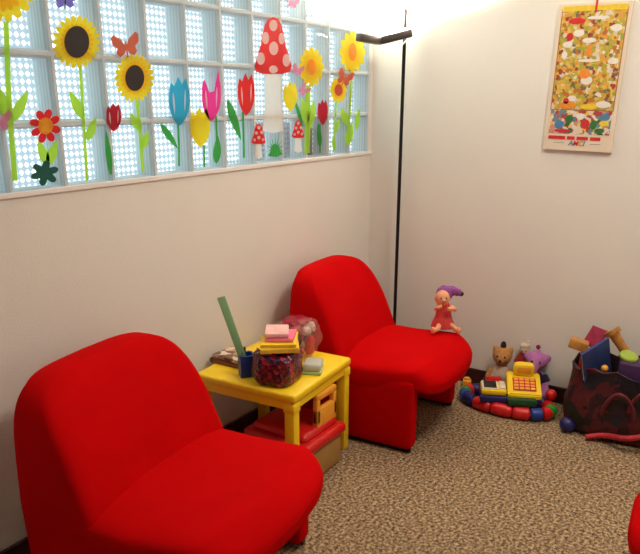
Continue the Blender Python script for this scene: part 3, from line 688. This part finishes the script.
# ---------------------------------------------------------------- plush toys against the back wall
def plush(loc, rz, skin, h, label, head=(0, -.01, .77), cat='plush toy', ears='round', limbs=None, name='plush_toy'):
    t = empty(name, loc, rz, label, cat); bm = bmesh.new()
    ell(bm, (0, 0, .30*h), (.20*h, .17*h, .28*h)); ell(bm, (head[0]*h, head[1]*h, head[2]*h), (.21*h, .19*h, .19*h))
    for s in (-1, 1):
        tube(bm, [(s*.15*h, -.02*h, .48*h), (s*.24*h, -.08*h, .36*h), (s*.25*h, -.15*h, .24*h)], .075*h, 12, .06*h); ell(bm, (s*.25*h, -.16*h, .22*h), .07*h)
        tube(bm, [(s*.12*h, -.06*h, .12*h), (s*.18*h, -.12*h, .10*h), (s*.22*h, -.20*h, .10*h)], .10*h, 12, .085*h); ell(bm, (s*.22*h, -.22*h, .12*h), (.09*h, .06*h, .12*h))
        if ears == 'round': ell(bm, (s*.17*h, .02*h, .92*h), (.07*h, .04*h, .07*h))
        if ears == 'wide': ell(bm, (s*.22*h, .02*h, .84*h), (.09*h, .04*h, .12*h))
    ell(bm, (head[0]*h, -.19*h, .72*h), (.09*h, .08*h, .07*h))
    if ears == 'wide':
        tube(bm, [(0, -.18*h, .72*h), (0, -.24*h, .60*h), (-.02*h, -.24*h, .46*h)], .07*h, 12, .045*h)
        ell(bm, (0, .0, 1.0*h), (.05*h, .05*h, .09*h))
    fuse(obj('body', bm, skin, t), .05*h)
    for s in (-1, 1):
        bm = bmesh.new(); ell(bm, (head[0]*h+s*.075*h, -.185*h, .80*h), .022*h); obj('eye', bm, 'eye', t)
    return t
pa = at(498, 378, 0, 3.05)
t1 = plush((3.10, pa.y+.004, .022), math.radians(-80), 'plush_tan', .235, 'tan plush bear in cream clothes, leftmost of the plush toys by the wall')
h = .235; bm = bmesh.new(); ell(bm, (0, -.02*h, .33*h), (.225*h, .20*h, .25*h)); 
for s in (-1, 1): tube(bm, [(s*.10*h, -.06*h, .13*h), (s*.18*h, -.16*h, .10*h)], .115*h, 12)
fuse(obj('overalls', bm, 'plush_white', t1), .006)
bm = bmesh.new(); ell(bm, (0, .02*h, .98*h), (.06*h, .06*h, .10*h)); obj('tuft', bm, 'plush_dark', t1)
bm = bmesh.new(); ell(bm, (0, -.275*h, .735*h), .03*h); obj('nose', bm, 'plush_dark', t1)
for s in (-1, 1):
    bm = bmesh.new(); ell(bm, (s*.25*h, -.15*h, .23*h), .09*h); obj('mitten', bm, 'plush_dark', t1)
bm = bmesh.new(); ell(bm, (.0*h, -.20*h, .16*h), (.13*h, .06*h, .06*h)); obj('green_patch', bm, 'dark_green', t1)
pb_ = at(518, 375, 0, 3.05)
t3 = empty('plush_toy', (3.126, pb_.y+.002, .15), math.radians(-80), 'small figure in red coat with white cap between the tan and violet plush toys', 'plush toy')
bm = bmesh.new(); ell(bm, (0, 0, .045), (.030, .026, .048)); ell(bm, (0, 0, -.04), (.028, .026, .058)); ell(bm, (0, 0, -.10), (.026, .024, .049)); tube(bm, [(-.024, 0, .06), (-.038, -.016, .03)], .010); tube(bm, [(.024, 0, .06), (.038, -.016, .03)], .010); fuse(obj('body', bm, 'plush_red', t3), .004)
bm = bmesh.new(); ell(bm, (0, -.004, .095), (.024, .022, .022)); ell(bm, (0, 0, .115), (.026, .024, .018)); ell(bm, (.012, 0, .135), (.010, .010, .010)); fuse(obj('cap', bm, 'plush_white', t3), .004)
for s in (-1, 1):
    bm = bmesh.new(); ell(bm, (s*.009, -.026, .096), .003); obj('eye', bm, 'eye', t3)
pc_ = at(530, 380, 0, 3.05)
t2 = plush((3.112, pc_.y-.006, .028), math.radians(-80), 'plush_violet', .235, 'violet plush elephant in navy clothes, rightmost by the wall', ears='wide')
h = .235; bm = bmesh.new(); ell(bm, (0, 0, .30*h), (.215*h, .19*h, .29*h))
for s in (-1, 1): tube(bm, [(s*.15*h, -.02*h, .48*h), (s*.24*h, -.08*h, .36*h)], .09*h, 12); tube(bm, [(s*.12*h, -.04*h, .13*h), (s*.18*h, -.16*h, .115*h)], .115*h, 12)
fuse(obj('clothes', bm, 'plush_navy', t2), .007)
bm = bmesh.new(); ell(bm, (0, 0, 1.06*h), .045*h); obj('topknot', bm, 'plush_red', t2)

# ---------------------------------------------------------------- baby activity ring and toy till
RC = Vector((2.965, -.878, 0))
ring = empty('activity_ring', RC, 0, 'low ring of red, blue and green plastic segments lying on the carpet', 'toy')
ra, rb = .105, .205                              # half sizes along x (away) and y
def rp(u): return Vector((ra*math.cos(u), rb*math.sin(u), 0))
segs = [('red_plastic', 150, 200), ('blue_plastic', 200, 216), ('red_plastic', 216, 250), ('navy', 118, 148), ('red_plastic', 96, 116), ('green_plastic', 76, 94), ('blue_plastic', 252, 268), ('red_plastic', 270, 290), ('green_plastic', 292, 318), ('navy', 322, 350), ('red_plastic', -8, 24), ('navy', 28, 70)]
segs = [('navy', 122, 140), ('red_plastic', 143, 168), ('red_plastic', 171, 196), ('red_plastic', 199, 220), ('blue_plastic', 223, 240), ('red_plastic', 243, 258), ('green_plastic', 261, 282), ('red_plastic', 285, 305), ('navy', 309, 345), ('red_plastic', -12, 24), ('navy', 28, 66), ('red_plastic', 69, 84), ('green_plastic', 87, 104), ('blue_plastic', 106, 120)]
cn = {'navy': 'navy', 'red_plastic': 'red', 'blue_plastic': 'blue', 'green_plastic': 'green'}
for m_, a_, b_ in segs:
    bm = bmesh.new(); n = 8; pts = [rp(math.radians(a_-1+(b_-a_+2)*i/n))+Vector((0, 0, .031)) for i in range(n+1)]
    rs = [.022]+[.030]*(n-1)+[.022]
    rings = []
    for i, p_ in enumerate(pts):
        d = (pts[min(i+1, n)]-pts[max(i-1, 0)]).normalized(); s_ = Vector((0, 0, 1)).cross(d).normalized()
        rings.append([bm.verts.new(p_+(s_*math.cos(2*PI*j/16)+Vector((0, 0, 1))*math.sin(2*PI*j/16))*rs[i]) for j in range(16)])
    for i in range(n):
        for j in range(16): bm.faces.new((rings[i][j], rings[i][(j+1) % 16], rings[i+1][(j+1) % 16], rings[i+1][j]))
    bm.faces.new(rings[0][::-1]); bm.faces.new(rings[-1])
    o = obj('ring_segment', bm, m_, ring); o['label'] = cn[m_]+' ring segment'
bm = bmesh.new(); tube(bm, [rp(2*PI*i/48)+Vector((0, 0, .026)) for i in range(49)], .012, 10, cap=False); obj('core_tube', bm, 'navy', ring)
pr = at(545, 396, 0, 3.03)
bm = bmesh.new(); ell(bm, (0, 0, 0), .026); tag(obj('toy_ball', bm, 'red_plastic', loc=(3.03, -1.062, .086)), 'red toy ball lying at the right end of the activity ring', 'ball')
yb = at(470, 388, 2, .04)
bk = empty('toy_block', (3.07, -.635, 0), math.radians(20), 'yellow toy cup at the left end of the activity ring by the chair foot', 'toy')
bm = B(-.021, .021, -.021, .021, 0, .050, bev=.006); obj('body', bm, 'orange_yellow', bk)
bm = bmesh.new(); tube(bm, [(0, 0, .048), (0, 0, .060)], .014, 16); obj('stud', bm, 'orange_yellow', bk)
# toy till
tl = empty('toy_till', (2.962, -.906, .086), math.radians(-66), 'yellow toy till with red keypad and black screen on the activity ring', 'toy till')
tl.scale = (1.0, 1.02, .84)
TR = Matrix.Rotation(math.radians(0), 4, 'X')
bm = bmesh.new()
obj('base', B(-.155, .12, -.075, .075, -.036, .0, bev=.008), 'navy', tl)
wb = bmesh.new()
box(wb, -.15, -.035, -.055, .06, 0, .03, bev=.007)
obj('left_tray', wb, 'yellow_plastic', tl)
obj('screen_frame', B(-.146, -.072, -.042, .052, .030, .036, bev=.003), 'white_plastic', tl)
obj('screen', B(-.138, -.080, -.034, .044, .036, .0385), 'black_plastic', tl, smooth=False)
obj('slot_cover', B(-.066, -.038, -.03, .055, .030, .037, bev=.003), 'white_plastic', tl)
def wedge(x0, x1, prof, bev=.006):
    bm = bmesh.new(); a = [bm.verts.new((x0, y, z)) for y, z in prof]; b = [bm.verts.new((x1, y, z)) for y, z in prof]
    bm.faces.new(a); bm.faces.new(b[::-1])
    for i in range(len(a)): j = (i+1) % len(a); bm.faces.new((a[i], b[i], b[j], a[j]))
    bmesh.ops.recalc_face_normals(bm, faces=bm.faces)
    bmesh.ops.bevel(bm, geom=bm.edges[:], offset=bev, segments=2, affect='EDGES'); return bm
obj('keypad_housing', wedge(-.032, .118, [(-.078, 0), (-.078, .028), (.040, .092), (.072, .092), (.072, 0)]), 'yellow_plastic', tl)
sl = math.atan2(.064, .118)
kp = obj('keypad', B(-.052, .052, -.040, .040, 0, .004, bev=.0015), 'red_plastic', tl, loc=(.043, -.022, .0615), rot=(sl, 0, 0))
for r in range(4):
    for c_ in range(4):
        obj('key', B(-.010, .010, -.0068, .0068, .004, .008, bev=.002), 'orange_yellow', kp, loc=(-.037+c_*.0247, -.029+r*.0193, 0)); 
hd = obj('display_head', superq(.048, .022, .036, .55, .35, 'y', 40, 16, lambda q: q+Vector((.043, .045, .122))), 'yellow_plastic', tl)
obj('display', B(-.032, .032, -.002, .002, -.014, .018, bev=.001), 'orange_yellow', hd, loc=(.043, .022, .124)); hd.children[0]['label'] = 'amber display'
dr = obj('drawer', B(-.035, .095, -.108, -.072, -.030, .012, bev=.008), 'dark_green', tl)
obj('drawer_pull', B(.012, .048, -.113, -.107, -.016, -.006, bev=.002), 'dark_green', dr)
obj('red_lever', B(-.125, -.05, .062, .085, -.002, .050, bev=.008), 'red_plastic', tl)

# ---------------------------------------------------------------- bag of toys at the right
M['amber_dimmed'] = mat('amber_dimmed', (.50, .22, .04), .5, var=.3, vscale=30)  # amber lowered so its colour carries the bag's dim light
M['strap_red'] = mat('strap_red', (.13, .01, .02), .6, var=.3, vscale=30)
M['bag_patch'] = voro_mat('patchwork_maroon', [(.035, .005, .010), (.085, .006, .012), (.010, .005, .018), (.018, .003, .005), (.10, .006, .010), (.008, .008, .022), (.012, .014, .006)], 22, .6, detail_noise=.08, bump=.6)  # cloth colours darkened to include the weaker light on this side
BX, BY = 2.985, -1.355
bg = empty('toy_bag', (BX, BY, 0), 0, 'dark maroon cloth bag overflowing with toys against the right wall', 'bag')
bm = bmesh.new(); n = 64; rings = []
for k, (z, sx, sy) in enumerate([(.004, .10, .16), (.012, .128, .195), (.06, .140, .215), (.12, .138, .212), (.20, .135, .200), (.275, .130, .19), (.31, .135, .195), (.312, .128, .188), (.26, .124, .182), (.10, .120, .19), (.02, .10, .17)]):
    rg = []
    for i in range(n):
        u = 2*PI*i/n; v = Vector((sx*spow(math.cos(u), .6), sy*spow(math.sin(u), .6), z))
        nv = noise.noise_vector(v*13)*(.022 if 1 <= k <= 7 else .010)
        zz = max(.003, v.z+nv.z*(1.6 if k > 3 else .2)); rg.append(bm.verts.new((v.x+nv.x*.7, v.y+nv.y, zz)))
    rings.append(rg)
for i in range(len(rings)-1):
    for j in range(n): bm.faces.new((rings[i][j], rings[i][(j+1) % n], rings[i+1][(j+1) % n], rings[i+1][j]))
bm.faces.new(rings[0][::-1]); bm.faces.new(rings[-1]); obj('body', bm, 'bag_patch', bg)
for yy, tl_ in ((-.03, .0), (-.13, .03)):
    bm = bmesh.new(); tube(bm, [(-.138-.012*math.sin(u*PI/12), yy+.060*math.cos(u*PI/12), .13+tl_+.105*math.sin(u*PI/12)) for u in range(13)], .0085, 10)
    for v in bm.verts: v.co += noise.noise_vector(v.co*25)*.006
    obj('strap', bm, 'strap_red', bg)
bm = bmesh.new()
for i in range(1): tube(bm, [(-.15+.02*math.sin(k*.8), .06-k*.028, .016+.0085*k) for k in range(9)], .012, 10)
o = obj('ribbon', bm, 'scarf_red', loc=(BX-.01, BY+.02, .0)); tag(o, 'bright red twisted ribbon lying on the carpet in front of the maroon bag', 'ribbon')
def item(name, bm, m, p, rot, label, cat, smooth=True): return tag(obj(name, bm, m, loc=p, rot=rot, smooth=smooth), label, cat)
r_ = math.radians
item('toy_block', B(-.045, .045, -.035, .035, -.05, .05, bev=.008), 'red_plastic', (2.965, -1.215, .290), (r_(5), r_(-6), r_(15)), 'dark red toy block at the left rim of the maroon bag', 'toy')
item('toy_ball', superq(.034, .034, .034, 1, 1, 'z', 32, 16), 'navy', (2.868, -1.185, .034), (0, 0, 0), 'dark navy ball on the carpet at the left front of the maroon bag', 'ball')
item('amber_box', B(-.045, .045, -.04, .04, -.020, .020, bev=.006), 'amber_dimmed', (2.99, -1.165, .368), (r_(12), r_(8), r_(10)), 'amber plastic tub lying on top of the left side of the maroon bag', 'toy')
bm = B(-.042, .042, -.004, .004, -.045, .045); box(bm, -.042, .042, -.04, .004, -.004, .004, mtx=Matrix.Translation((0, .0, .041)))
for v in bm.verts: v.co += noise.noise_vector(v.co*20)*.010
item('folded_card', bm, 'magenta', (3.04, -1.225, .395), (r_(20), r_(-14), r_(75)), 'magenta folded card sticking up from the maroon bag', 'card', False)
bk1 = book('picture_book', (2.93, -1.255, .300), 0, .22, .16, .014, 'blue_card', 'blue picture book standing on end in the maroon bag', None, (0, 0), 'book')
bk1.rotation_euler = (r_(96), r_(72), r_(-22))
pt2 = Vector((2.99, -1.375, .28))
item('purple_box', B(-.06, .06, -.06, .06, -.07, .07, bev=.004), 'purple', (2.97, -1.40, .275), (r_(4), 0, r_(10)), 'dark purple box in the middle of the maroon bag', 'box')
item('toy_disc', superq(.038, .038, .013, 1, .5, 'z', 32, 10), 'lime_plastic', (2.97, -1.375, .360), (r_(12), r_(-12), 0), 'lime green disc lying on the dark purple box', 'toy')
item('toy_ball', superq(.015, .015, .015, 1, 1, 'z', 32, 16), 'orange_yellow', (2.895, -1.30, .315), (0, 0, 0), 'small amber ball beside the blue picture book', 'ball')
a0 = at(642, 378, 0, 3.00); a1 = at(612, 331, 0, 3.02); d = a1-a0
hm = empty('toy_trumpet', a0, 0, 'amber toy trumpet with red handle leaning out of the maroon bag to the upper left', 'toy')
hm.rotation_euler = d.to_track_quat('Z', 'Y').to_euler(); Ld = d.length
bm = bmesh.new(); tube(bm, [(0, 0, Ld*.35), (0, 0, Ld*.70), (0, 0, Ld*.88), (0, 0, Ld*.9), (0, 0, Ld)], .018, 20, .026); obj('horn', bm, 'amber_dimmed', hm)
bm = bmesh.new(); tube(bm, [(0, 0, Ld*.93), (0, 0, Ld*1.02)], .034, 20, .036); obj('rim', bm, 'amber_dimmed', hm)
bm = bmesh.new(); tube(bm, [(0, 0, -.10), (0, 0, Ld*.36)], .011, 14, .014); obj('handle', bm, 'red_plastic', hm)
